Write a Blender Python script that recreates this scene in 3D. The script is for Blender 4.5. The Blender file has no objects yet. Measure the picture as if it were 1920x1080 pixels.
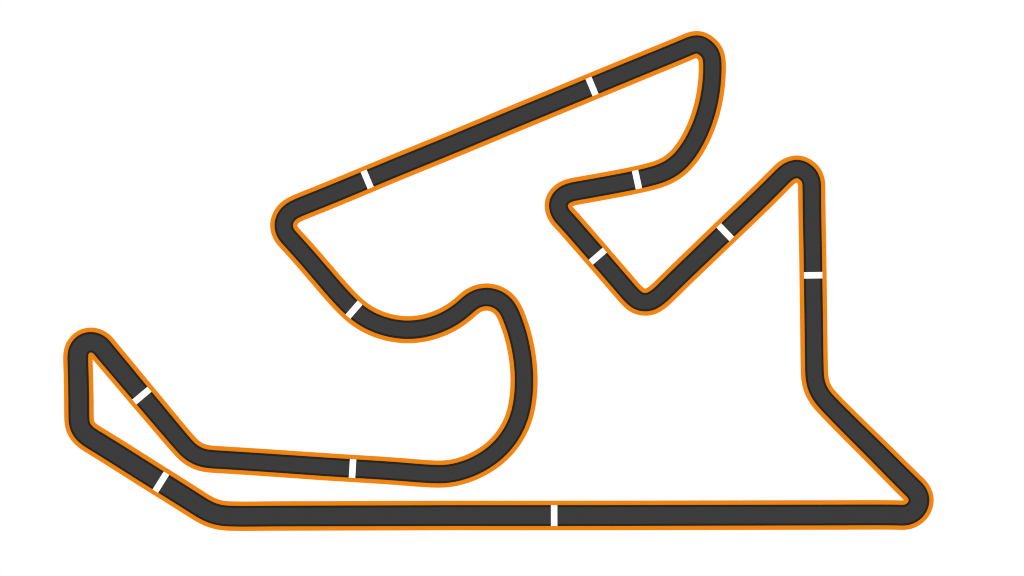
import bpy, bmesh, math
from mathutils import Vector

scene = bpy.context.scene

# ------------------------------------------------------------------ camera
CAM_H = 20.0
W_M = 19.2                                   # metres of ground across the picture
cam = bpy.data.cameras.new("camera")
cam.sensor_width = 36.0
cam.lens = 36.0 * CAM_H / W_M
cam.clip_start = 0.1
cam.clip_end = 1000.0
cam_o = bpy.data.objects.new("camera", cam)
cam_o.location = (0, 0, CAM_H + 0.012)       # looks straight down on the layout
scene.collection.objects.link(cam_o)
scene.camera = cam_o

# ------------------------------------------------------------------ light: even, shadowless studio light
world = bpy.data.worlds.new("World")
scene.world = world
world.use_nodes = True
bg = world.node_tree.nodes["Background"]
bg.inputs["Color"].default_value = (1, 1, 1, 1)
bg.inputs["Strength"].default_value = 1.0

lamp = bpy.data.lights.new("overhead_softbox", 'AREA')
lamp.shape = 'SQUARE'
lamp.size = 120.0
lamp.energy = LAMP_W = 19500.0
lamp_o = bpy.data.objects.new("overhead_softbox", lamp)
lamp_o.location = (0, 0, 60)
scene.collection.objects.link(lamp_o)

scene.view_settings.view_transform = 'Standard'
scene.view_settings.look = 'None'
scene.view_settings.exposure = 0.0
scene.view_settings.gamma = 1.0
scene.view_settings.use_curve_mapping = False
try:
    scene.cycles.filter_width = 1.0
except Exception:
    pass


# ------------------------------------------------------------------ materials
def mat(name, rgb, amount=0.0, scale=40.0):
    """matt paint; a very fine, very faint procedural grain keeps it from being a pure constant"""
    m = bpy.data.materials.new(name)
    m.use_nodes = True
    nt = m.node_tree
    p = nt.nodes["Principled BSDF"]
    p.inputs["Roughness"].default_value = 1.0
    p.inputs["Specular IOR Level"].default_value = 0.0
    tc = nt.nodes.new("ShaderNodeTexCoord")
    nz = nt.nodes.new("ShaderNodeTexNoise")
    nz.inputs["Scale"].default_value = scale
    nt.links.new(tc.outputs["Object"], nz.inputs["Vector"])
    mx = nt.nodes.new("ShaderNodeMixRGB")
    mx.inputs["Color1"].default_value = tuple(c * (1 - amount) for c in rgb) + (1,)
    mx.inputs["Color2"].default_value = tuple(c * (1 + amount) for c in rgb) + (1,)
    nt.links.new(nz.outputs["Fac"], mx.inputs["Fac"])
    nt.links.new(mx.outputs["Color"], p.inputs["Base Color"])
    return m


M_GROUND = mat("white_ground", (0.81, 0.81, 0.81))
M_LINE = mat("white_line_paint", (0.81, 0.81, 0.81))
M_ORANGE = mat("orange_kerb_paint", (0.717, 0.1935, 0.0030), 0.01)
M_ASPHALT = mat("dark_grey_asphalt", (0.0368, 0.0368, 0.0368), 0.01)
M_EDGE = mat("near_black_edge", (0.0155, 0.0155, 0.0155), 0.01)

# ------------------------------------------------------------------ the circuit's centreline:
# x, y and half-width of the asphalt at every station, in centimetres from the layout's corner
DATA = (
    "1038.98,966.79,19.55;1034.98,966.80,19.55;1030.98,966.80,19.54;1026.98,966.81,19.54;1022.98,966.81,19.54;1018."
    "98,966.81,19.54;1014.98,966.82,19.54;1010.98,966.82,19.53;1006.98,966.83,19.53;1002.98,966.83,19.53;998.98,966"
    ".83,19.53;994.98,966.84,19.53;990.98,966.84,19.52;986.98,966.85,19.52;982.98,966.85,19.52;978.98,966.86,19.52;"
    "974.98,966.86,19.52;970.98,966.86,19.51;966.98,966.87,19.51;962.98,966.87,19.51;958.98,966.87,19.51;954.98,966"
    ".88,19.51;950.98,966.88,19.51;946.99,966.88,19.50;942.99,966.88,19.50;938.99,966.88,19.50;934.99,966.88,19.50;"
    "930.99,966.88,19.50;926.99,966.88,19.49;922.99,966.87,19.49;918.99,966.87,19.49;914.99,966.87,19.49;910.99,966"
    ".86,19.49;906.99,966.86,19.48;902.99,966.85,19.48;898.99,966.85,19.48;894.99,966.84,19.48;890.99,966.83,19.48;"
    "886.99,966.83,19.48;882.99,966.82,19.48;878.99,966.82,19.47;874.99,966.81,19.47;870.99,966.81,19.47;866.99,966"
    ".81,19.47;862.99,966.80,19.47;858.99,966.80,19.47;854.99,966.81,19.47;850.99,966.81,19.47;846.99,966.82,19.47;"
    "842.99,966.82,19.47;838.99,966.83,19.46;834.99,966.84,19.46;830.99,966.85,19.46;826.99,966.86,19.46;822.99,966"
    ".88,19.46;818.99,966.89,19.46;814.99,966.91,19.46;810.99,966.92,19.46;806.99,966.94,19.46;802.99,966.95,19.46;"
    "798.99,966.97,19.46;794.99,966.99,19.45;790.99,967.00,19.45;786.99,967.02,19.45;782.99,967.03,19.45;778.99,967"
    ".05,19.45;774.99,967.06,19.45;770.99,967.07,19.45;766.99,967.08,19.45;762.99,967.10,19.45;758.99,967.11,19.45;"
    "754.99,967.12,19.45;750.99,967.13,19.45;746.99,967.14,19.45;742.99,967.15,19.45;738.99,967.16,19.45;734.99,967"
    ".17,19.45;730.99,967.18,19.45;726.99,967.18,19.45;722.99,967.19,19.45;718.99,967.20,19.45;714.99,967.21,19.45;"
    "711.00,967.22,19.45;707.00,967.23,19.45;703.00,967.24,19.45;699.00,967.25,19.45;695.00,967.25,19.45;691.00,967"
    ".26,19.45;687.00,967.27,19.45;683.00,967.28,19.45;679.00,967.29,19.45;675.00,967.30,19.45;671.00,967.31,19.45;"
    "667.00,967.32,19.45;663.00,967.33,19.45;659.00,967.34,19.45;655.00,967.35,19.45;651.00,967.36,19.45;647.00,967"
    ".38,19.45;643.00,967.39,19.45;639.00,967.40,19.45;635.00,967.41,19.44;631.00,967.42,19.44;627.00,967.43,19.44;"
    "623.00,967.44,19.44;619.00,967.46,19.44;615.00,967.47,19.44;611.00,967.48,19.44;607.00,967.49,19.44;603.00,967"
    ".50,19.44;599.00,967.51,19.44;595.00,967.52,19.43;591.00,967.53,19.43;587.00,967.54,19.43;583.00,967.55,19.43;"
    "579.00,967.56,19.43;575.00,967.57,19.43;571.00,967.58,19.42;567.00,967.59,19.42;563.00,967.59,19.42;559.00,967"
    ".60,19.42;555.00,967.61,19.42;551.00,967.63,19.42;547.00,967.64,19.41;543.00,967.65,19.41;539.00,967.66,19.41;"
    "535.00,967.68,19.41;531.00,967.69,19.41;527.00,967.71,19.41;523.00,967.73,19.40;519.00,967.76,19.40;515.00,967"
    ".78,19.40;511.00,967.81,19.40;507.00,967.84,19.40;503.01,967.87,19.40;499.01,967.91,19.40;495.01,967.94,19.39;"
    "491.01,967.98,19.39;487.01,968.02,19.39;483.01,968.06,19.39;479.01,968.09,19.39;475.01,968.12,19.39;471.01,968"
    ".15,19.39;467.01,968.17,19.39;463.01,968.19,19.39;459.01,968.19,19.39;455.01,968.19,19.39;451.01,968.17,19.39;"
    "447.01,968.13,19.39;443.00,968.08,19.39;439.00,968.01,19.39;435.00,967.91,19.40;431.00,967.77,19.40;427.01,967"
    ".57,19.40;423.01,967.29,19.41;419.04,966.89,19.41;415.07,966.35,19.42;411.14,965.65,19.42;407.24,964.78,19.43;"
    "403.38,963.73,19.44;399.58,962.52,19.45;395.83,961.13,19.46;392.15,959.59,19.46;388.52,957.89,19.47;384.97,956"
    ".06,19.48;381.47,954.12,19.49;378.02,952.10,19.50;374.60,950.02,19.51;371.20,947.90,19.52;367.82,945.76,19.53;"
    "364.44,943.62,19.54;361.06,941.47,19.55;357.68,939.32,19.56;354.31,937.18,19.57;350.93,935.03,19.58;347.56,932"
    ".89,19.59;344.18,930.74,19.60;340.80,928.60,19.61;337.42,926.47,19.62;334.03,924.33,19.63;330.65,922.20,19.64;"
    "327.26,920.07,19.65;323.88,917.95,19.65;320.49,915.82,19.66;317.10,913.70,19.67;313.71,911.58,19.68;310.32,909"
    ".45,19.68;306.93,907.33,19.69;303.54,905.21,19.70;300.15,903.09,19.70;296.76,900.96,19.71;293.37,898.84,19.71;"
    "289.98,896.72,19.72;286.59,894.59,19.72;283.20,892.46,19.73;279.82,890.33,19.73;276.43,888.21,19.73;273.05,886"
    ".07,19.74;269.66,883.94,19.74;266.28,881.81,19.74;262.90,879.67,19.75;259.52,877.54,19.75;256.14,875.40,19.75;"
    "252.76,873.26,19.75;249.38,871.12,19.75;246.00,868.98,19.75;242.62,866.84,19.75;239.24,864.70,19.75;235.86,862"
    ".56,19.75;232.48,860.42,19.75;229.10,858.28,19.75;225.72,856.14,19.74;222.34,854.01,19.74;218.95,851.88,19.73;"
    "215.57,849.75,19.72;212.18,847.62,19.72;208.79,845.50,19.71;205.40,843.38,19.70;202.00,841.27,19.69;198.60,839"
    ".15,19.68;195.20,837.05,19.67;191.80,834.94,19.66;188.40,832.85,19.65;184.99,830.75,19.64;181.58,828.66,19.63;"
    "178.16,826.58,19.62;174.75,824.49,19.61;171.36,822.37,19.59;168.02,820.18,19.58;164.77,817.84,19.57;161.67,815"
    ".31,19.56;158.77,812.54,19.55;156.10,809.55,19.55;153.73,806.31,19.54;151.74,802.86,19.53;150.18,799.21,19.52;"
    "149.07,795.39,19.52;148.37,791.46,19.51;147.97,787.47,19.51;147.77,783.45,19.50;147.66,779.44,19.50;147.60,775"
    ".44,19.49;147.56,771.44,19.49;147.53,767.44,19.49;147.51,763.44,19.48;147.48,759.44,19.48;147.44,755.44,19.48;"
    "147.41,751.44,19.47;147.36,747.45,19.47;147.31,743.45,19.46;147.26,739.45,19.46;147.20,735.45,19.45;147.13,731"
    ".45,19.44;147.06,727.45,19.44;146.98,723.45,19.43;146.90,719.45,19.42;146.81,715.45,19.41;146.71,711.46,19.40;"
    "146.61,707.46,19.39;146.50,703.46,19.39;146.39,699.46,19.38;146.27,695.46,19.37;146.14,691.46,19.36;146.02,687"
    ".47,19.35;145.89,683.47,19.35;145.76,679.47,19.34;145.65,675.47,19.33;145.61,671.47,19.33;145.71,667.47,19.32;"
    "146.11,663.48,19.31;146.96,659.57,19.31;148.34,655.81,19.30;150.29,652.30,19.30;152.79,649.14,19.29;155.79,646"
    ".44,19.28;159.20,644.30,19.28;162.93,642.77,19.27;166.86,641.92,19.27;170.86,641.75,19.26;174.84,642.21,19.26;"
    "178.69,643.29,19.25;182.32,644.93,19.24;185.67,647.08,19.24;188.70,649.67,19.23;191.44,652.58,19.22;193.99,655"
    ".67,19.21;196.51,658.78,19.20;199.06,661.87,19.19;201.63,664.93,19.18;204.20,667.99,19.16;206.78,671.06,19.15;"
    "209.35,674.12,19.13;211.92,677.18,19.11;214.49,680.25,19.09;217.06,683.32,19.07;219.62,686.38,19.05;222.19,689"
    ".45,19.02;224.76,692.51,19.00;227.33,695.58,18.97;229.89,698.65,18.95;232.46,701.72,18.92;235.03,704.78,18.89;"
    "237.60,707.85,18.86;240.16,710.92,18.83;242.73,713.99,18.80;245.30,717.05,18.77;247.87,720.12,18.73;250.43,723"
    ".19,18.70;253.00,726.25,18.67;255.57,729.32,18.64;258.14,732.38,18.60;260.71,735.45,18.57;263.28,738.51,18.53;"
    "265.86,741.57,18.50;268.43,744.64,18.47;271.00,747.70,18.43;273.58,750.76,18.40;276.15,753.82,18.36;278.72,756"
    ".88,18.33;281.30,759.95,18.30;283.87,763.01,18.26;286.45,766.07,18.23;289.02,769.13,18.20;291.60,772.19,18.16;"
    "294.18,775.25,18.13;296.75,778.31,18.10;299.33,781.37,18.07;301.91,784.42,18.03;304.48,787.48,18.00;307.06,790"
    ".54,17.97;309.64,793.60,17.94;312.22,796.66,17.91;314.80,799.71,17.88;317.38,802.77,17.85;319.96,805.82,17.81;"
    "322.54,808.88,17.78;325.13,811.93,17.75;327.72,814.98,17.72;330.31,818.02,17.70;332.91,821.07,17.67;335.51,824"
    ".11,17.64;338.12,827.14,17.61;340.73,830.17,17.58;343.36,833.19,17.55;346.03,836.17,17.53;348.76,839.09,17.50;"
    "351.58,841.92,17.48;354.53,844.62,17.45;357.62,847.16,17.43;360.86,849.51,17.40;364.23,851.66,17.38;367.73,853"
    ".59,17.36;371.35,855.30,17.34;375.07,856.78,17.32;378.86,858.03,17.30;382.73,859.04,17.29;386.65,859.83,17.27;"
    "390.60,860.43,17.26;394.57,860.88,17.25;398.56,861.23,17.24;402.55,861.51,17.23;406.55,861.76,17.22;410.54,862"
    ".01,17.21;414.54,862.25,17.21;418.53,862.50,17.20;422.52,862.74,17.20;426.51,862.99,17.20;430.51,863.23,17.20;"
    "434.50,863.48,17.19;438.49,863.73,17.19;442.48,863.98,17.20;446.47,864.23,17.20;450.47,864.48,17.20;454.46,864"
    ".74,17.20;458.45,864.99,17.20;462.44,865.25,17.21;466.43,865.51,17.21;470.42,865.77,17.22;474.41,866.03,17.22;"
    "478.40,866.30,17.22;482.40,866.56,17.23;486.39,866.83,17.23;490.38,867.09,17.24;494.37,867.36,17.24;498.36,867"
    ".63,17.25;502.35,867.90,17.25;506.34,868.18,17.26;510.33,868.45,17.26;514.32,868.72,17.26;518.31,869.00,17.27;"
    "522.30,869.27,17.27;526.29,869.55,17.28;530.28,869.82,17.28;534.27,870.10,17.29;538.26,870.37,17.30;542.25,870"
    ".65,17.30;546.24,870.93,17.31;550.23,871.21,17.31;554.22,871.49,17.32;558.21,871.77,17.32;562.20,872.05,17.33;"
    "566.19,872.33,17.34;570.18,872.61,17.34;574.17,872.89,17.35;578.16,873.17,17.35;582.15,873.45,17.36;586.15,873"
    ".72,17.37;590.14,874.00,17.37;594.13,874.28,17.38;598.12,874.55,17.38;602.11,874.82,17.39;606.10,875.09,17.39;"
    "610.09,875.36,17.40;614.08,875.62,17.40;618.07,875.88,17.40;622.06,876.14,17.41;626.05,876.40,17.41;630.05,876"
    ".65,17.42;634.04,876.90,17.42;638.03,877.15,17.42;642.02,877.40,17.42;646.01,877.65,17.43;650.01,877.89,17.43;"
    "654.00,878.14,17.43;657.99,878.38,17.43;661.98,878.63,17.43;665.98,878.87,17.43;669.97,879.11,17.43;673.96,879"
    ".36,17.43;677.95,879.60,17.43;681.95,879.85,17.42;685.94,880.09,17.42;689.93,880.34,17.42;693.92,880.59,17.42;"
    "697.91,880.84,17.42;701.91,881.09,17.41;705.90,881.34,17.41;709.89,881.60,17.41;713.88,881.86,17.41;717.87,882"
    ".12,17.40;721.86,882.39,17.40;725.85,882.66,17.40;729.84,882.94,17.39;733.83,883.22,17.39;737.82,883.51,17.39;"
    "741.81,883.81,17.38;745.80,884.11,17.38;749.78,884.42,17.37;753.77,884.73,17.37;757.76,885.05,17.36;761.75,885"
    ".37,17.36;765.73,885.70,17.35;769.72,886.03,17.35;773.71,886.35,17.34;777.70,886.67,17.33;781.69,886.99,17.33;"
    "785.68,887.30,17.32;789.67,887.59,17.31;793.66,887.87,17.30;797.65,888.14,17.29;801.65,888.38,17.28;805.64,888"
    ".60,17.27;809.64,888.79,17.26;813.64,888.95,17.25;817.63,889.06,17.23;821.63,889.12,17.22;825.63,889.10,17.21;"
    "829.62,888.98,17.19;833.60,888.77,17.18;837.58,888.44,17.16;841.55,887.99,17.15;845.50,887.43,17.13;849.44,886"
    ".75,17.12;853.36,885.96,17.11;857.27,885.07,17.09;861.15,884.08,17.08;865.00,883.00,17.07;868.84,881.83,17.05;"
    "872.64,880.57,17.04;876.41,879.23,17.03;880.15,877.81,17.02;883.86,876.30,17.01;887.53,874.70,17.00;891.16,873"
    ".03,16.99;894.75,871.27,16.98;898.30,869.43,16.98;901.80,867.50,16.97;905.26,865.50,16.97;908.68,863.41,16.97;"
    "912.04,861.25,16.96;915.35,859.00,16.96;918.61,856.68,16.96;921.80,854.27,16.97;924.94,851.79,16.97;928.01,849"
    ".23,16.97;931.02,846.59,16.98;933.95,843.87,16.98;936.81,841.08,16.99;939.59,838.21,17.00;942.30,835.26,17.01;"
    "944.93,832.25,17.02;947.47,829.16,17.03;949.93,826.01,17.04;952.31,822.79,17.05;954.60,819.51,17.07;956.80,816"
    ".17,17.08;958.92,812.77,17.09;960.95,809.32,17.11;962.89,805.82,17.12;964.74,802.27,17.13;966.49,798.68,17.15;"
    "968.14,795.04,17.16;969.69,791.35,17.17;971.14,787.63,17.18;972.49,783.86,17.19;973.73,780.07,17.19;974.87,776"
    ".24,17.20;975.91,772.38,17.21;976.86,768.49,17.22;977.72,764.58,17.22;978.50,760.66,17.23;979.19,756.72,17.23;"
    "979.81,752.76,17.24;980.36,748.80,17.24;980.85,744.83,17.25;981.27,740.85,17.25;981.63,736.86,17.25;981.93,732"
    ".87,17.25;982.17,728.88,17.26;982.36,724.88,17.26;982.49,720.89,17.26;982.56,716.89,17.26;982.58,712.89,17.26;"
    "982.54,708.89,17.26;982.46,704.89,17.27;982.31,700.90,17.27;982.12,696.90,17.27;981.87,692.91,17.27;981.57,688"
    ".92,17.27;981.22,684.94,17.27;980.83,680.96,17.27;980.38,676.98,17.27;979.88,673.01,17.28;979.33,669.05,17.28;"
    "978.74,665.09,17.28;978.09,661.14,17.28;977.40,657.20,17.29;976.67,653.27,17.29;975.88,649.35,17.29;975.05,645"
    ".44,17.30;974.17,641.54,17.30;973.24,637.65,17.30;972.26,633.78,17.30;971.23,629.91,17.31;970.16,626.06,17.31;"
    "969.03,622.23,17.31;967.86,618.40,17.31;966.64,614.59,17.32;965.38,610.80,17.32;964.06,607.02,17.32;962.70,603"
    ".25,17.32;961.28,599.50,17.32;959.81,595.77,17.32;958.28,592.08,17.32;956.65,588.42,17.32;954.91,584.82,17.32;"
    "952.99,581.32,17.32;950.86,577.94,17.31;948.50,574.73,17.31;945.88,571.71,17.31;943.02,568.91,17.31;939.94,566"
    ".36,17.30;936.65,564.08,17.30;933.17,562.09,17.30;929.54,560.41,17.29;925.78,559.05,17.29;921.92,558.02,17.29;"
    "917.98,557.33,17.28;913.99,556.98,17.28;909.99,556.98,17.28;906.00,557.33,17.27;902.06,558.02,17.27;898.19,559"
    ".05,17.27;894.43,560.41,17.26;890.80,562.08,17.26;887.33,564.04,17.26;884.01,566.25,17.26;880.82,568.65,17.26;"
    "877.74,571.21,17.26;874.71,573.84,17.25;871.70,576.49,17.25;868.66,579.11,17.25;865.58,581.68,17.25;862.44,584"
    ".17,17.25;859.25,586.58,17.26;856.01,588.91,17.26;852.71,591.17,17.26;849.36,593.33,17.26;845.96,595.42,17.26;"
    "842.50,597.42,17.26;838.99,599.33,17.26;835.43,601.15,17.26;831.83,602.89,17.25;828.19,604.54,17.25;824.50,606"
    ".10,17.25;820.78,607.57,17.25;817.03,608.96,17.25;813.24,610.25,17.25;809.42,611.46,17.25;805.58,612.57,17.25;"
    "801.71,613.59,17.25;797.82,614.52,17.25;793.90,615.35,17.25;789.97,616.08,17.25;786.02,616.71,17.25;782.05,617"
    ".23,17.25;778.08,617.65,17.25;774.09,617.96,17.25;770.10,618.15,17.25;766.10,618.24,17.25;762.10,618.22,17.25;"
    "758.11,618.09,17.25;754.12,617.85,17.25;750.13,617.50,17.25;746.16,617.05,17.25;742.20,616.50,17.25;738.25,615"
    ".84,17.25;734.32,615.09,17.25;730.41,614.25,17.25;726.52,613.30,17.25;722.66,612.26,17.25;718.82,611.13,17.25;"
    "715.01,609.90,17.25;711.23,608.58,17.25;707.49,607.16,17.25;703.78,605.65,17.25;700.12,604.05,17.26;696.50,602"
    ".35,17.26;692.92,600.55,17.26;689.40,598.66,17.26;685.93,596.67,17.27;682.52,594.59,17.27;679.16,592.41,17.27;"
    "675.87,590.14,17.27;672.64,587.79,17.28;669.48,585.34,17.28;666.38,582.82,17.28;663.33,580.23,17.28;660.34,577"
    ".57,17.29;657.41,574.86,17.29;654.51,572.10,17.29;651.66,569.29,17.30;648.84,566.45,17.30;646.05,563.59,17.30;"
    "643.29,560.69,17.31;640.55,557.78,17.31;637.84,554.84,17.31;635.14,551.89,17.31;632.46,548.92,17.31;629.79,545"
    ".94,17.31;627.14,542.94,17.31;624.51,539.93,17.31;621.88,536.91,17.31;619.26,533.89,17.30;616.65,530.86,17.30;"
    "614.04,527.83,17.30;611.44,524.79,17.29;608.84,521.75,17.29;606.24,518.71,17.28;603.64,515.66,17.28;601.05,512"
    ".62,17.28;598.45,509.58,17.27;595.85,506.54,17.27;593.25,503.49,17.26;590.65,500.46,17.26;588.05,497.42,17.25;"
    "585.44,494.39,17.25;582.83,491.36,17.24;580.22,488.33,17.24;577.60,485.31,17.24;574.97,482.29,17.23;572.34,479"
    ".28,17.23;569.70,476.28,17.23;567.05,473.28,17.22;564.40,470.29,17.22;561.74,467.30,17.22;559.07,464.32,17.22;"
    "556.39,461.35,17.21;553.70,458.39,17.21;551.01,455.43,17.21;548.30,452.49,17.21;545.59,449.55,17.21;542.89,446"
    ".59,17.21;540.28,443.55,17.21;537.84,440.39,17.22;535.70,437.01,17.22;533.98,433.40,17.22;532.74,429.60,17.23;"
    "532.03,425.66,17.23;531.87,421.67,17.24;532.28,417.69,17.24;533.25,413.82,17.25;534.74,410.09,17.25;536.64,406"
    ".56,17.26;538.92,403.26,17.27;541.57,400.29,17.28;544.58,397.67,17.29;547.85,395.38,17.30;551.30,393.35,17.31;"
    "554.86,391.51,17.31;558.49,389.81,17.32;562.15,388.21,17.33;565.84,386.66,17.34;569.55,385.16,17.35;573.26,383"
    ".66,17.36;576.97,382.18,17.37;580.68,380.69,17.37;584.40,379.21,17.38;588.11,377.72,17.39;591.82,376.23,17.39;"
    "595.53,374.74,17.40;599.25,373.25,17.40;602.96,371.75,17.41;606.66,370.25,17.41;610.37,368.75,17.41;614.08,367"
    ".25,17.41;617.78,365.74,17.41;621.48,364.23,17.41;625.18,362.71,17.40;628.88,361.19,17.40;632.58,359.67,17.39;"
    "636.28,358.14,17.39;639.98,356.61,17.38;643.67,355.08,17.37;647.37,353.55,17.37;651.06,352.02,17.36;654.76,350"
    ".48,17.35;658.45,348.94,17.34;662.14,347.41,17.33;665.83,345.86,17.32;669.52,344.32,17.31;673.21,342.78,17.30;"
    "676.90,341.23,17.29;680.59,339.69,17.28;684.28,338.14,17.27;687.97,336.60,17.26;691.66,335.05,17.25;695.35,333"
    ".50,17.24;699.04,331.96,17.23;702.73,330.42,17.22;706.42,328.88,17.21;710.11,327.34,17.21;713.80,325.80,17.20;"
    "717.50,324.27,17.19;721.19,322.73,17.19;724.89,321.20,17.18;728.58,319.67,17.17;732.28,318.15,17.17;735.98,316"
    ".62,17.17;739.67,315.10,17.16;743.37,313.58,17.16;747.07,312.06,17.15;750.77,310.54,17.15;754.48,309.02,17.15;"
    "758.18,307.51,17.14;761.88,305.99,17.14;765.58,304.48,17.14;769.28,302.96,17.14;772.99,301.45,17.13;776.69,299"
    ".94,17.13;780.39,298.43,17.13;784.10,296.92,17.13;787.80,295.41,17.13;791.50,293.90,17.12;795.21,292.39,17.12;"
    "798.91,290.88,17.12;802.61,289.36,17.12;806.32,287.85,17.12;810.02,286.34,17.12;813.72,284.83,17.12;817.43,283"
    ".32,17.12;821.13,281.80,17.12;824.83,280.29,17.12;828.53,278.77,17.12;832.23,277.25,17.12;835.93,275.73,17.12;"
    "839.63,274.21,17.12;843.33,272.69,17.12;847.03,271.17,17.12;850.73,269.64,17.12;854.42,268.12,17.12;858.12,266"
    ".59,17.13;861.82,265.06,17.13;865.51,263.53,17.13;869.21,262.00,17.13;872.90,260.46,17.13;876.60,258.93,17.13;"
    "880.29,257.39,17.13;883.98,255.86,17.14;887.67,254.32,17.14;891.37,252.78,17.14;895.06,251.24,17.14;898.75,249"
    ".70,17.14;902.44,248.16,17.14;906.13,246.62,17.15;909.82,245.08,17.15;913.52,243.54,17.15;917.21,242.00,17.15;"
    "920.90,240.46,17.15;924.59,238.92,17.15;928.28,237.38,17.16;931.97,235.84,17.16;935.66,234.30,17.16;939.36,232"
    ".76,17.16;943.05,231.22,17.16;946.74,229.68,17.17;950.43,228.15,17.17;954.13,226.61,17.17;957.82,225.07,17.17;"
    "961.51,223.54,17.18;965.21,222.01,17.18;968.90,220.47,17.18;972.60,218.94,17.18;976.29,217.41,17.19;979.99,215"
    ".88,17.19;983.68,214.35,17.19;987.38,212.82,17.19;991.07,211.29,17.20;994.77,209.76,17.20;998.47,208.23,17.20;"
    "1002.16,206.70,17.21;1005.86,205.17,17.21;1009.56,203.65,17.21;1013.25,202.12,17.21;1016.95,200.59,17.22;1020."
    "64,199.06,17.22;1024.34,197.54,17.22;1028.04,196.01,17.23;1031.73,194.48,17.23;1035.43,192.95,17.23;1039.13,19"
    "1.42,17.23;1042.82,189.89,17.24;1046.52,188.36,17.24;1050.21,186.83,17.24;1053.91,185.30,17.25;1057.61,183.77,"
    "17.25;1061.30,182.24,17.25;1065.00,180.71,17.25;1068.69,179.18,17.26;1072.39,177.65,17.26;1076.08,176.12,17.26"
    ";1079.78,174.59,17.26;1083.48,173.06,17.26;1087.17,171.54,17.27;1090.87,170.01,17.27;1094.56,168.48,17.27;1098"
    ".26,166.95,17.27;1101.96,165.42,17.27;1105.65,163.89,17.27;1109.35,162.36,17.27;1113.04,160.83,17.27;1116.74,1"
    "59.31,17.27;1120.44,157.78,17.27;1124.13,156.25,17.27;1127.83,154.72,17.27;1131.53,153.19,17.27;1135.22,151.67"
    ",17.26;1138.92,150.14,17.26;1142.62,148.61,17.26;1146.31,147.08,17.26;1150.01,145.55,17.25;1153.71,144.03,17.2"
    "5;1157.40,142.50,17.25;1161.10,140.97,17.25;1164.80,139.44,17.24;1168.49,137.92,17.24;1172.19,136.39,17.24;117"
    "5.89,134.86,17.23;1179.58,133.34,17.23;1183.28,131.81,17.23;1186.98,130.29,17.22;1190.68,128.77,17.22;1194.38,"
    "127.25,17.22;1198.08,125.72,17.21;1201.78,124.21,17.21;1205.48,122.69,17.21;1209.18,121.17,17.20;1212.88,119.6"
    "5,17.20;1216.58,118.14,17.20;1220.28,116.62,17.19;1223.99,115.11,17.19;1227.69,113.59,17.19;1231.39,112.08,17."
    "18;1235.09,110.56,17.18;1238.79,109.05,17.17;1242.49,107.53,17.17;1246.19,106.01,17.17;1249.89,104.49,17.16;12"
    "53.59,102.96,17.16;1257.29,101.44,17.15;1260.98,99.90,17.15;1264.67,98.37,17.14;1268.37,96.83,17.14;1272.06,95"
    ".29,17.14;1275.74,93.74,17.13;1279.43,92.19,17.13;1283.11,90.63,17.13;1286.79,89.06,17.13;1290.47,87.49,17.13;"
    "1294.18,85.99,17.13;1297.98,84.68,17.13;1301.88,83.72,17.13;1305.85,83.28,17.13;1309.82,83.50,17.13;1313.65,84"
    ".47,17.14;1317.25,86.17,17.14;1320.62,88.37,17.15;1323.78,90.88,17.15;1326.70,93.66,17.16;1329.27,96.72,17.17;"
    "1331.43,100.07,17.17;1333.11,103.68,17.18;1334.27,107.49,17.19;1335.02,111.42,17.20;1335.47,115.40,17.21;1335."
    "73,119.40,17.21;1335.83,123.40,17.22;1335.84,127.39,17.23;1335.78,131.39,17.24;1335.66,135.39,17.25;1335.49,13"
    "9.39,17.26;1335.28,143.40,17.26;1335.02,147.39,17.27;1334.71,151.38,17.28;1334.36,155.37,17.29;1333.95,159.35,"
    "17.30;1333.49,163.32,17.31;1332.98,167.29,17.32;1332.43,171.25,17.33;1331.82,175.20,17.34;1331.15,179.14,17.36"
    ";1330.44,183.08,17.37;1329.68,187.00,17.38;1328.86,190.91,17.39;1327.99,194.82,17.41;1327.07,198.71,17.42;1326"
    ".10,202.59,17.43;1325.07,206.46,17.44;1324.00,210.31,17.46;1322.87,214.14,17.47;1321.68,217.97,17.48;1320.45,2"
    "21.77,17.50;1319.16,225.55,17.51;1317.81,229.32,17.52;1316.41,233.07,17.54;1314.96,236.79,17.55;1313.45,240.50"
    ",17.56;1311.89,244.18,17.57;1310.27,247.83,17.59;1308.59,251.46,17.60;1306.85,255.06,17.61;1305.05,258.64,17.6"
    "2;1303.20,262.18,17.63;1301.28,265.69,17.64;1299.30,269.17,17.65;1297.26,272.61,17.66;1295.15,276.01,17.67;129"
    "2.98,279.37,17.67;1290.73,282.68,17.68;1288.41,285.94,17.68;1286.00,289.14,17.69;1283.52,292.28,17.69;1280.95,"
    "295.34,17.69;1278.28,298.32,17.69;1275.51,301.22,17.68;1272.65,304.01,17.68;1269.68,306.69,17.68;1266.61,309.2"
    "4,17.67;1263.44,311.68,17.66;1260.17,313.98,17.66;1256.80,316.14,17.65;1253.35,318.16,17.64;1249.82,320.03,17."
    "63;1246.22,321.77,17.63;1242.56,323.38,17.62;1238.84,324.86,17.61;1235.08,326.23,17.60;1231.29,327.49,17.58;12"
    "27.46,328.67,17.57;1223.62,329.77,17.56;1219.76,330.81,17.55;1215.88,331.81,17.54;1212.00,332.78,17.53;1208.11"
    ",333.71,17.53;1204.22,334.62,17.52;1200.32,335.51,17.51;1196.41,336.37,17.51;1192.50,337.22,17.50;1188.59,338."
    "05,17.50;1184.68,338.87,17.49;1180.76,339.67,17.49;1176.84,340.47,17.49;1172.91,341.25,17.49;1168.99,342.02,17"
    ".49;1165.06,342.78,17.49;1161.13,343.53,17.50;1157.20,344.28,17.50;1153.27,345.03,17.50;1149.34,345.76,17.50;1"
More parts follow.
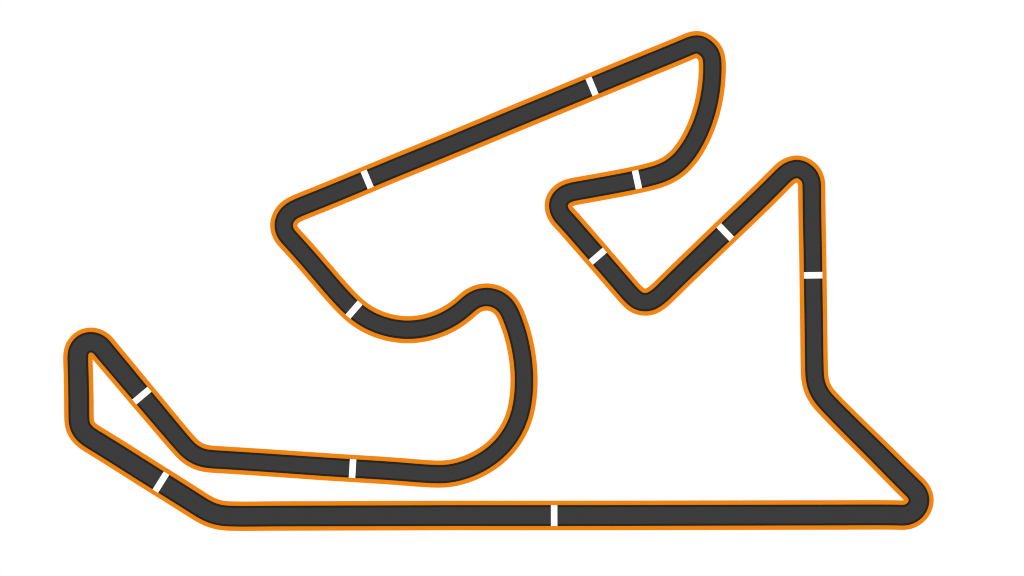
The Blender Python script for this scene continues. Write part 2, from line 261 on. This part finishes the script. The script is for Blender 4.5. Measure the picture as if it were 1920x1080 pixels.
    "145.41,346.50,17.51;1141.48,347.23,17.51;1137.54,347.95,17.52;1133.61,348.67,17.52;1129.67,349.39,17.53;1125.7"
    "4,350.11,17.53;1121.80,350.82,17.54;1117.87,351.53,17.55;1113.93,352.24,17.55;1109.99,352.94,17.56;1106.06,353"
    ".65,17.57;1102.12,354.35,17.57;1098.18,355.05,17.58;1094.24,355.74,17.59;1090.30,356.44,17.60;1086.36,357.13,1"
    "7.60;1082.42,357.84,17.61;1078.49,358.58,17.62;1074.58,359.40,17.63;1070.71,360.39,17.63;1066.91,361.63,17.64;"
    "1063.23,363.20,17.64;1059.70,365.10,17.65;1056.42,367.38,17.65;1053.48,370.10,17.65;1050.98,373.23,17.66;1049."
    "01,376.73,17.66;1047.68,380.50,17.66;1047.10,384.42,17.65;1047.29,388.40,17.65;1048.12,392.33,17.65;1049.42,39"
    "6.14,17.64;1051.14,399.75,17.63;1053.27,403.13,17.63;1055.75,406.25,17.62;1058.44,409.21,17.61;1061.18,412.14,"
    "17.60;1063.89,415.08,17.59;1066.56,418.06,17.58;1069.21,421.05,17.57;1071.85,424.06,17.56;1074.49,427.07,17.55"
    ";1077.12,430.08,17.54;1079.75,433.09,17.52;1082.38,436.10,17.51;1085.01,439.12,17.50;1087.64,442.13,17.49;1090"
    ".26,445.15,17.48;1092.89,448.16,17.47;1095.52,451.18,17.46;1098.14,454.20,17.45;1100.77,457.21,17.44;1103.40,4"
    "60.23,17.43;1106.02,463.25,17.42;1108.65,466.26,17.42;1111.28,469.28,17.41;1113.90,472.30,17.40;1116.52,475.32"
    ",17.40;1119.15,478.34,17.39;1121.77,481.36,17.39;1124.39,484.38,17.38;1127.01,487.40,17.38;1129.63,490.43,17.3"
    "7;1132.24,493.46,17.37;1134.85,496.49,17.37;1137.46,499.52,17.37;1140.07,502.55,17.36;1142.68,505.58,17.36;114"
    "5.29,508.61,17.36;1147.89,511.65,17.36;1150.50,514.68,17.36;1153.11,517.72,17.35;1155.71,520.75,17.35;1158.32,"
    "523.79,17.35;1160.92,526.82,17.35;1163.53,529.85,17.35;1166.14,532.89,17.35;1168.74,535.92,17.35;1171.35,538.9"
    "5,17.35;1173.97,541.98,17.35;1176.58,545.00,17.35;1179.22,548.01,17.35;1181.90,550.98,17.35;1184.66,553.88,17."
    "35;1187.52,556.69,17.36;1190.52,559.35,17.36;1193.73,561.74,17.36;1197.19,563.71,17.36;1200.89,565.16,17.37;12"
    "04.79,566.06,17.37;1208.79,566.43,17.37;1212.81,566.30,17.37;1216.77,565.70,17.37;1220.58,564.56,17.37;1224.20"
    ",562.91,17.37;1227.65,560.88,17.37;1230.96,558.61,17.36;1234.16,556.19,17.36;1237.25,553.65,17.36;1240.25,551."
    "01,17.36;1243.17,548.28,17.36;1246.05,545.50,17.36;1248.90,542.70,17.36;1251.74,539.88,17.36;1254.58,537.07,17"
    ".36;1257.42,534.25,17.36;1260.27,531.45,17.36;1263.12,528.64,17.36;1265.97,525.84,17.36;1268.83,523.04,17.36;1"
    "271.70,520.25,17.37;1274.56,517.46,17.37;1277.43,514.67,17.37;1280.31,511.89,17.38;1283.18,509.11,17.38;1286.0"
    "6,506.34,17.38;1288.94,503.56,17.39;1291.83,500.79,17.39;1294.71,498.02,17.39;1297.60,495.25,17.40;1300.48,492"
    ".48,17.40;1303.37,489.71,17.41;1306.25,486.94,17.41;1309.14,484.17,17.42;1312.02,481.40,17.42;1314.91,478.62,1"
    "7.43;1317.79,475.85,17.43;1320.67,473.08,17.44;1323.55,470.30,17.44;1326.43,467.53,17.45;1329.31,464.75,17.45;"
    "1332.20,461.98,17.46;1335.08,459.20,17.47;1337.96,456.43,17.47;1340.84,453.66,17.48;1343.72,450.88,17.48;1346."
    "61,448.11,17.49;1349.49,445.34,17.50;1352.38,442.57,17.50;1355.26,439.80,17.51;1358.15,437.04,17.51;1361.04,43"
    "4.27,17.52;1363.93,431.51,17.52;1366.82,428.74,17.53;1369.72,425.98,17.53;1372.61,423.22,17.54;1375.51,420.46,"
    "17.54;1378.40,417.70,17.54;1381.30,414.94,17.54;1384.19,412.18,17.55;1387.09,409.42,17.55;1389.98,406.66,17.55"
    ";1392.88,403.90,17.54;1395.77,401.14,17.54;1398.67,398.38,17.54;1401.56,395.62,17.53;1404.45,392.85,17.53;1407"
    ".34,390.09,17.52;1410.22,387.32,17.51;1413.11,384.54,17.50;1415.99,381.77,17.49;1418.86,378.99,17.48;1421.73,3"
    "76.20,17.47;1424.60,373.42,17.46;1427.47,370.62,17.45;1430.33,367.83,17.43;1433.18,365.03,17.42;1436.03,362.22"
    ",17.41;1438.88,359.41,17.39;1441.72,356.60,17.38;1444.56,353.78,17.37;1447.39,350.95,17.36;1450.22,348.12,17.3"
    "4;1453.04,345.29,17.33;1455.86,342.46,17.32;1458.68,339.61,17.31;1461.49,336.77,17.31;1464.31,333.93,17.30;146"
    "7.15,331.11,17.29;1470.03,328.33,17.29;1473.02,325.67,17.28;1476.17,323.23,17.28;1479.54,321.10,17.28;1483.15,"
    "319.37,17.28;1486.95,318.03,17.28;1490.87,317.14,17.28;1494.84,316.88,17.29;1498.78,317.34,17.29;1502.60,318.4"
    "8,17.30;1506.22,320.20,17.31;1509.59,322.39,17.31;1512.69,324.96,17.32;1515.45,327.87,17.33;1517.76,331.12,17."
    "33;1519.58,334.67,17.34;1520.87,338.45,17.34;1521.66,342.36,17.35;1522.07,346.34,17.35;1522.24,350.34,17.35;15"
    "22.32,354.34,17.35;1522.36,358.34,17.35;1522.39,362.34,17.35;1522.42,366.34,17.34;1522.44,370.34,17.34;1522.47"
    ",374.34,17.34;1522.50,378.34,17.33;1522.54,382.34,17.33;1522.59,386.34,17.32;1522.63,390.34,17.32;1522.68,394."
    "34,17.31;1522.74,398.34,17.31;1522.80,402.34,17.30;1522.86,406.34,17.30;1522.93,410.34,17.29;1523.00,414.34,17"
    ".29;1523.07,418.33,17.28;1523.15,422.33,17.28;1523.23,426.33,17.27;1523.31,430.33,17.27;1523.39,434.33,17.26;1"
    "523.47,438.33,17.26;1523.55,442.33,17.26;1523.63,446.33,17.25;1523.71,450.33,17.25;1523.79,454.33,17.25;1523.8"
    "7,458.33,17.25;1523.95,462.32,17.25;1524.02,466.32,17.24;1524.09,470.32,17.24;1524.16,474.32,17.24;1524.23,478"
    ".32,17.24;1524.29,482.32,17.24;1524.36,486.32,17.24;1524.42,490.32,17.24;1524.47,494.32,17.24;1524.53,498.32,1"
    "7.24;1524.58,502.32,17.24;1524.64,506.32,17.25;1524.69,510.32,17.25;1524.74,514.32,17.25;1524.79,518.32,17.25;"
    "1524.84,522.32,17.25;1524.89,526.32,17.26;1524.94,530.31,17.26;1524.99,534.31,17.26;1525.04,538.31,17.26;1525."
    "09,542.31,17.27;1525.14,546.31,17.27;1525.20,550.31,17.27;1525.25,554.31,17.28;1525.31,558.31,17.28;1525.36,56"
    "2.31,17.28;1525.42,566.31,17.28;1525.48,570.31,17.28;1525.54,574.31,17.29;1525.60,578.31,17.29;1525.65,582.31,"
    "17.29;1525.71,586.31,17.29;1525.77,590.31,17.29;1525.83,594.31,17.29;1525.89,598.31,17.29;1525.94,602.31,17.29"
    ";1526.00,606.30,17.29;1526.05,610.30,17.29;1526.11,614.30,17.29;1526.16,618.30,17.28;1526.21,622.30,17.28;1526"
    ".26,626.30,17.28;1526.31,630.30,17.28;1526.36,634.30,17.28;1526.40,638.30,17.29;1526.45,642.30,17.29;1526.50,6"
    "46.30,17.29;1526.54,650.30,17.29;1526.59,654.30,17.29;1526.64,658.30,17.29;1526.69,662.30,17.30;1526.75,666.30"
    ",17.30;1526.80,670.30,17.31;1526.87,674.30,17.31;1526.94,678.30,17.32;1527.01,682.30,17.32;1527.10,686.30,17.3"
    "3;1527.19,690.30,17.34;1527.31,694.30,17.35;1527.46,698.29,17.36;1527.68,702.29,17.37;1528.01,706.27,17.38;152"
    "8.48,710.24,17.39;1529.13,714.19,17.41;1529.98,718.10,17.42;1531.03,721.95,17.44;1532.31,725.74,17.45;1533.79,"
    "729.46,17.47;1535.48,733.08,17.49;1537.37,736.60,17.50;1539.45,740.02,17.52;1541.70,743.32,17.55;1544.11,746.5"
    "2,17.57;1546.64,749.62,17.59;1549.26,752.64,17.62;1551.95,755.60,17.64;1554.68,758.53,17.67;1557.45,761.42,17."
    "70;1560.22,764.30,17.73;1563.01,767.17,17.75;1565.81,770.03,17.78;1568.61,772.89,17.81;1571.41,775.74,17.84;15"
    "74.22,778.59,17.87;1577.03,781.43,17.90;1579.84,784.28,17.93;1582.66,787.11,17.96;1585.48,789.95,17.99;1588.31"
    ",792.78,18.02;1591.14,795.61,18.05;1593.97,798.43,18.08;1596.80,801.25,18.12;1599.64,804.07,18.15;1602.48,806."
    "89,18.18;1605.32,809.71,18.21;1608.16,812.52,18.24;1611.01,815.33,18.27;1613.85,818.14,18.30;1616.70,820.95,18"
    ".34;1619.55,823.76,18.37;1622.40,826.57,18.40;1625.25,829.38,18.43;1628.09,832.19,18.47;1630.94,835.00,18.50;1"
    "633.78,837.81,18.53;1636.62,840.62,18.57;1639.46,843.44,18.60;1642.30,846.26,18.63;1645.13,849.08,18.67;1647.9"
    "7,851.91,18.70;1650.79,854.74,18.73;1653.62,857.57,18.77;1656.44,860.40,18.80;1659.27,863.23,18.83;1662.09,866"
    ".07,18.87;1664.91,868.91,18.90;1667.73,871.74,18.93;1670.55,874.58,18.96;1673.37,877.41,18.99;1676.19,880.25,1"
    "9.02;1679.02,883.08,19.05;1681.84,885.91,19.08;1684.67,888.74,19.11;1687.50,891.56,19.13;1690.34,894.39,19.16;"
    "1693.17,897.21,19.18;1696.01,900.03,19.20;1698.85,902.84,19.22;1701.69,905.66,19.24;1704.54,908.46,19.26;1707."
    "40,911.26,19.28;1710.28,914.05,19.30;1713.15,916.83,19.32;1715.89,919.74,19.33;1718.30,922.92,19.35;1720.34,92"
    "6.39,19.36;1721.96,930.08,19.38;1723.06,933.92,19.39;1723.45,937.85,19.40;1723.06,941.80,19.41;1722.05,945.69,"
    "19.41;1720.52,949.42,19.42;1718.54,952.92,19.42;1716.11,956.08,19.43;1713.24,958.84,19.43;1710.00,961.19,19.43"
    ";1706.50,963.15,19.43;1702.79,964.63,19.43;1698.92,965.59,19.43;1694.96,966.07,19.43;1690.96,966.20,19.43;1686"
    ".95,966.12,19.43;1682.95,965.98,19.43;1678.95,965.86,19.43;1674.95,965.78,19.43;1670.95,965.72,19.44;1666.95,9"
    "65.69,19.44;1662.95,965.65,19.44;1658.95,965.63,19.44;1654.96,965.61,19.44;1650.96,965.59,19.45;1646.96,965.58"
    ",19.45;1642.96,965.58,19.45;1638.96,965.57,19.46;1634.96,965.58,19.46;1630.96,965.58,19.47;1626.96,965.59,19.4"
    "7;1622.96,965.60,19.48;1618.96,965.61,19.48;1614.96,965.62,19.48;1610.96,965.64,19.49;1606.96,965.65,19.49;160"
    "2.96,965.67,19.49;1598.96,965.69,19.50;1594.96,965.70,19.50;1590.96,965.72,19.51;1586.96,965.74,19.51;1582.96,"
    "965.75,19.51;1578.96,965.76,19.51;1574.96,965.78,19.52;1570.96,965.79,19.52;1566.96,965.80,19.52;1562.96,965.8"
    "1,19.52;1558.96,965.82,19.52;1554.96,965.83,19.52;1550.96,965.84,19.52;1546.96,965.85,19.52;1542.96,965.86,19."
    "52;1538.96,965.86,19.52;1534.96,965.87,19.53;1530.96,965.88,19.53;1526.96,965.88,19.53;1522.96,965.89,19.53;15"
    "18.96,965.89,19.53;1514.96,965.90,19.53;1510.96,965.91,19.53;1506.96,965.91,19.53;1502.96,965.92,19.53;1498.96"
    ",965.93,19.53;1494.96,965.94,19.53;1490.96,965.94,19.53;1486.96,965.95,19.53;1482.96,965.96,19.53;1478.96,965."
    "97,19.53;1474.96,965.98,19.53;1470.96,965.99,19.53;1466.96,965.99,19.53;1462.96,966.00,19.53;1458.96,966.01,19"
    ".53;1454.96,966.02,19.53;1450.96,966.03,19.53;1446.96,966.04,19.53;1442.96,966.05,19.53;1438.96,966.06,19.53;1"
    "434.97,966.07,19.53;1430.97,966.08,19.53;1426.97,966.09,19.53;1422.97,966.09,19.53;1418.97,966.10,19.53;1414.9"
    "7,966.11,19.53;1410.97,966.12,19.53;1406.97,966.13,19.53;1402.97,966.14,19.53;1398.97,966.15,19.54;1394.97,966"
    ".16,19.54;1390.97,966.17,19.54;1386.97,966.18,19.54;1382.97,966.18,19.54;1378.97,966.19,19.54;1374.97,966.20,1"
    "9.54;1370.97,966.21,19.54;1366.97,966.22,19.54;1362.97,966.23,19.54;1358.97,966.24,19.54;1354.97,966.25,19.54;"
    "1350.97,966.25,19.54;1346.97,966.26,19.54;1342.97,966.27,19.54;1338.97,966.28,19.55;1334.97,966.29,19.55;1330."
    "97,966.30,19.55;1326.97,966.31,19.55;1322.97,966.32,19.55;1318.97,966.32,19.55;1314.97,966.33,19.55;1310.97,96"
    "6.34,19.55;1306.97,966.35,19.55;1302.97,966.36,19.55;1298.97,966.37,19.55;1294.97,966.38,19.55;1290.97,966.38,"
    "19.56;1286.97,966.39,19.56;1282.97,966.40,19.56;1278.97,966.41,19.56;1274.97,966.42,19.56;1270.97,966.43,19.56"
    ";1266.97,966.44,19.56;1262.97,966.45,19.56;1258.97,966.45,19.56;1254.97,966.46,19.57;1250.97,966.47,19.57;1246"
    ".97,966.48,19.57;1242.97,966.49,19.57;1238.97,966.50,19.57;1234.97,966.51,19.57;1230.97,966.52,19.57;1226.97,9"
    "66.53,19.57;1222.97,966.54,19.57;1218.97,966.55,19.58;1214.97,966.56,19.58;1210.97,966.57,19.58;1206.97,966.58"
    ",19.58;1202.97,966.59,19.58;1198.98,966.60,19.58;1194.98,966.61,19.58;1190.98,966.62,19.58;1186.98,966.63,19.5"
    "8;1182.98,966.64,19.58;1178.98,966.64,19.59;1174.98,966.65,19.59;1170.98,966.66,19.59;1166.98,966.67,19.59;116"
    "2.98,966.68,19.59;1158.98,966.69,19.59;1154.98,966.69,19.59;1150.98,966.70,19.59;1146.98,966.71,19.59;1142.98,"
    "966.71,19.59;1138.98,966.72,19.58;1134.98,966.72,19.58;1130.98,966.73,19.58;1126.98,966.73,19.58;1122.98,966.7"
    "3,19.58;1118.98,966.74,19.58;1114.98,966.74,19.58;1110.98,966.74,19.58;1106.98,966.75,19.58;1102.98,966.75,19."
    "57;1098.98,966.75,19.57;1094.98,966.76,19.57;1090.98,966.76,19.57;1086.98,966.76,19.57;1082.98,966.76,19.57;10"
    "78.98,966.77,19.56;1074.98,966.77,19.56;1070.98,966.77,19.56;1066.98,966.77,19.56;1062.98,966.78,19.56;1058.98"
    ",966.78,19.56;1054.98,966.78,19.55;1050.98,966.79,19.55;1046.98,966.79,19.55;1042.98,966.79,19.55"
)
ST = []
for s in DATA.split(";"):
    x, y, h = map(float, s.split(","))
    ST.append(((x - 960.0) * 0.01, (540.0 - y) * 0.01, h * 0.01))


def catmull(a, b, c, d, t):
    return tuple(0.5 * (2 * q + (r - p) * t + (2 * p - 5 * q + 4 * r - s) * t * t + (3 * q - p - 3 * r + s) * t ** 3)
                 for p, q, r, s in zip(a, b, c, d))


N0 = len(ST)
C = []
for i in range(N0):
    a, b, c, d = ST[i - 1], ST[i], ST[(i + 1) % N0], ST[(i + 2) % N0]
    for t in (0.0, 0.5):
        C.append(catmull(a, b, c, d, t))
N = len(C)
NRM = []
for i in range(N):
    a, b = C[i - 1], C[(i + 1) % N]
    tx, ty = b[0] - a[0], b[1] - a[1]
    l = math.hypot(tx, ty)
    NRM.append((-ty / l, tx / l))


def cross_pt(p, p2, q, q2):
    rx, ry = p2[0] - p[0], p2[1] - p[1]
    sx, sy = q2[0] - q[0], q2[1] - q[1]
    den = rx * sy - ry * sx
    if abs(den) < 1e-14:
        return None
    t = ((q[0] - p[0]) * sy - (q[1] - p[1]) * sx) / den
    u = ((q[0] - p[0]) * ry - (q[1] - p[1]) * rx) / den
    if 0 <= t <= 1 and 0 <= u <= 1:
        return (p[0] + rx * t, p[1] + ry * t)
    return None


def rail(side, extra):
    """closed line running at half-width + extra beside the centreline; where a tight bend makes
    it cross itself the loop is pulled together to the crossing point"""
    pts = [(c[0] + side * n[0] * (c[2] + extra), c[1] + side * n[1] * (c[2] + extra)) for c, n in zip(C, NRM)]
    i = 0
    while i < N:
        for k in range(80, 1, -1):
            j = (i + k) % N
            x = cross_pt(pts[i], pts[(i + 1) % N], pts[j], pts[(j + 1) % N])
            if x:
                for q in range(1, k + 1):
                    pts[(i + q) % N] = x
                i += k
                break
        i += 1
    return pts


def band(name, ra, rb, z0, z1, material, parent):
    """closed strip between two rails, a solid slab from z0 to z1"""
    bm = bmesh.new()
    rows = []
    for (x, y), (u, v) in zip(ra, rb):
        rows.append([bm.verts.new((x, y, z1)), bm.verts.new((u, v, z1)),
                     bm.verts.new((u, v, z0)), bm.verts.new((x, y, z0))])
    for i in range(len(rows)):
        r, s = rows[i], rows[(i + 1) % len(rows)]
        for k in range(4):
            m = (k + 1) % 4
            bm.faces.new((r[k], r[m], s[m], s[k]))
    bmesh.ops.remove_doubles(bm, verts=bm.verts, dist=1e-5)
    bmesh.ops.recalc_face_normals(bm, faces=bm.faces)
    return link(name, bm, material, parent)


def link(name, bm, material, parent=None):
    me = bpy.data.meshes.new(name)
    bm.to_mesh(me)
    bm.free()
    me.materials.append(material)
    o = bpy.data.objects.new(name, me)
    scene.collection.objects.link(o)
    if parent is not None:
        o.parent = parent
    return o


# ------------------------------------------------------------------ the ground
bm = bmesh.new()
vs = [bm.verts.new((x, y, 0)) for x, y in ((-300, -300), (300, -300), (300, 300), (-300, 300))]
bm.faces.new(vs)
g = link("ground", bm, M_GROUND)
g["kind"] = "structure"
g["label"] = "plain white ground all around and inside the circuit"

# ------------------------------------------------------------------ the circuit
track = bpy.data.objects.new("race_track", None)
track.empty_display_size = 1.0
scene.collection.objects.link(track)
track["label"] = "closed winding dark grey race circuit with orange borders and white cross lines"
track["category"] = "race track"

KERB = 0.0815      # orange border width
EDGE = 0.0385      # near-black line just inside it
out_side, in_side = 1, -1
for side, lab in ((out_side, None), (in_side, None)):
    band("kerb", rail(side, -0.004), rail(side, KERB), 0.0005, 0.004, M_ORANGE, track)
band("asphalt_surface", rail(1, 0.0), rail(-1, 0.0), 0.001, 0.007, M_ASPHALT, track)
for side in (1, -1):
    band("edge_line", rail(side, -EDGE), rail(side, -0.0002), 0.0065, 0.009, M_EDGE, track)


# the eleven white bars painted straight across the asphalt, between the two kerbs
BARS = [(1039.0, 966.8), (301.6, 904.1), (266.0, 741.8), (661.0, 878.6), (663.6, 580.7), (688.4, 336.4),
        (1110.1, 162.1), (1194.4, 336.8), (1120.8, 480.4), (1360.0, 435.4), (1524.7, 516.1)]
bar0 = None
for bx, by in BARS:
    px, py = (bx - 960) * 0.01, (540 - by) * 0.01
    # closest station, refined along the segment
    best = min(range(N), key=lambda i: (C[i][0] - px) ** 2 + (C[i][1] - py) ** 2)
    nx, ny = NRM[best]
    tx, ty = ny, -nx
    d = (px - C[best][0]) * tx + (py - C[best][1]) * ty
    cx, cy, hw = C[best][0] + tx * d, C[best][1] + ty * d, C[best][2]
    if bar0 is None:
        bm = bmesh.new()
        bmesh.ops.create_cube(bm, size=1.0)
        o = link("white_line", bm, M_LINE, track)
        bar0 = o
    else:
        o = bar0.copy()
        scene.collection.objects.link(o)
        o.parent = track
    o.scale = (0.1215, 2 * (hw + 0.001), 0.003)
    o.location = (cx, cy, 0.0095)
    o.rotation_euler = (0, 0, math.atan2(ty, tx))
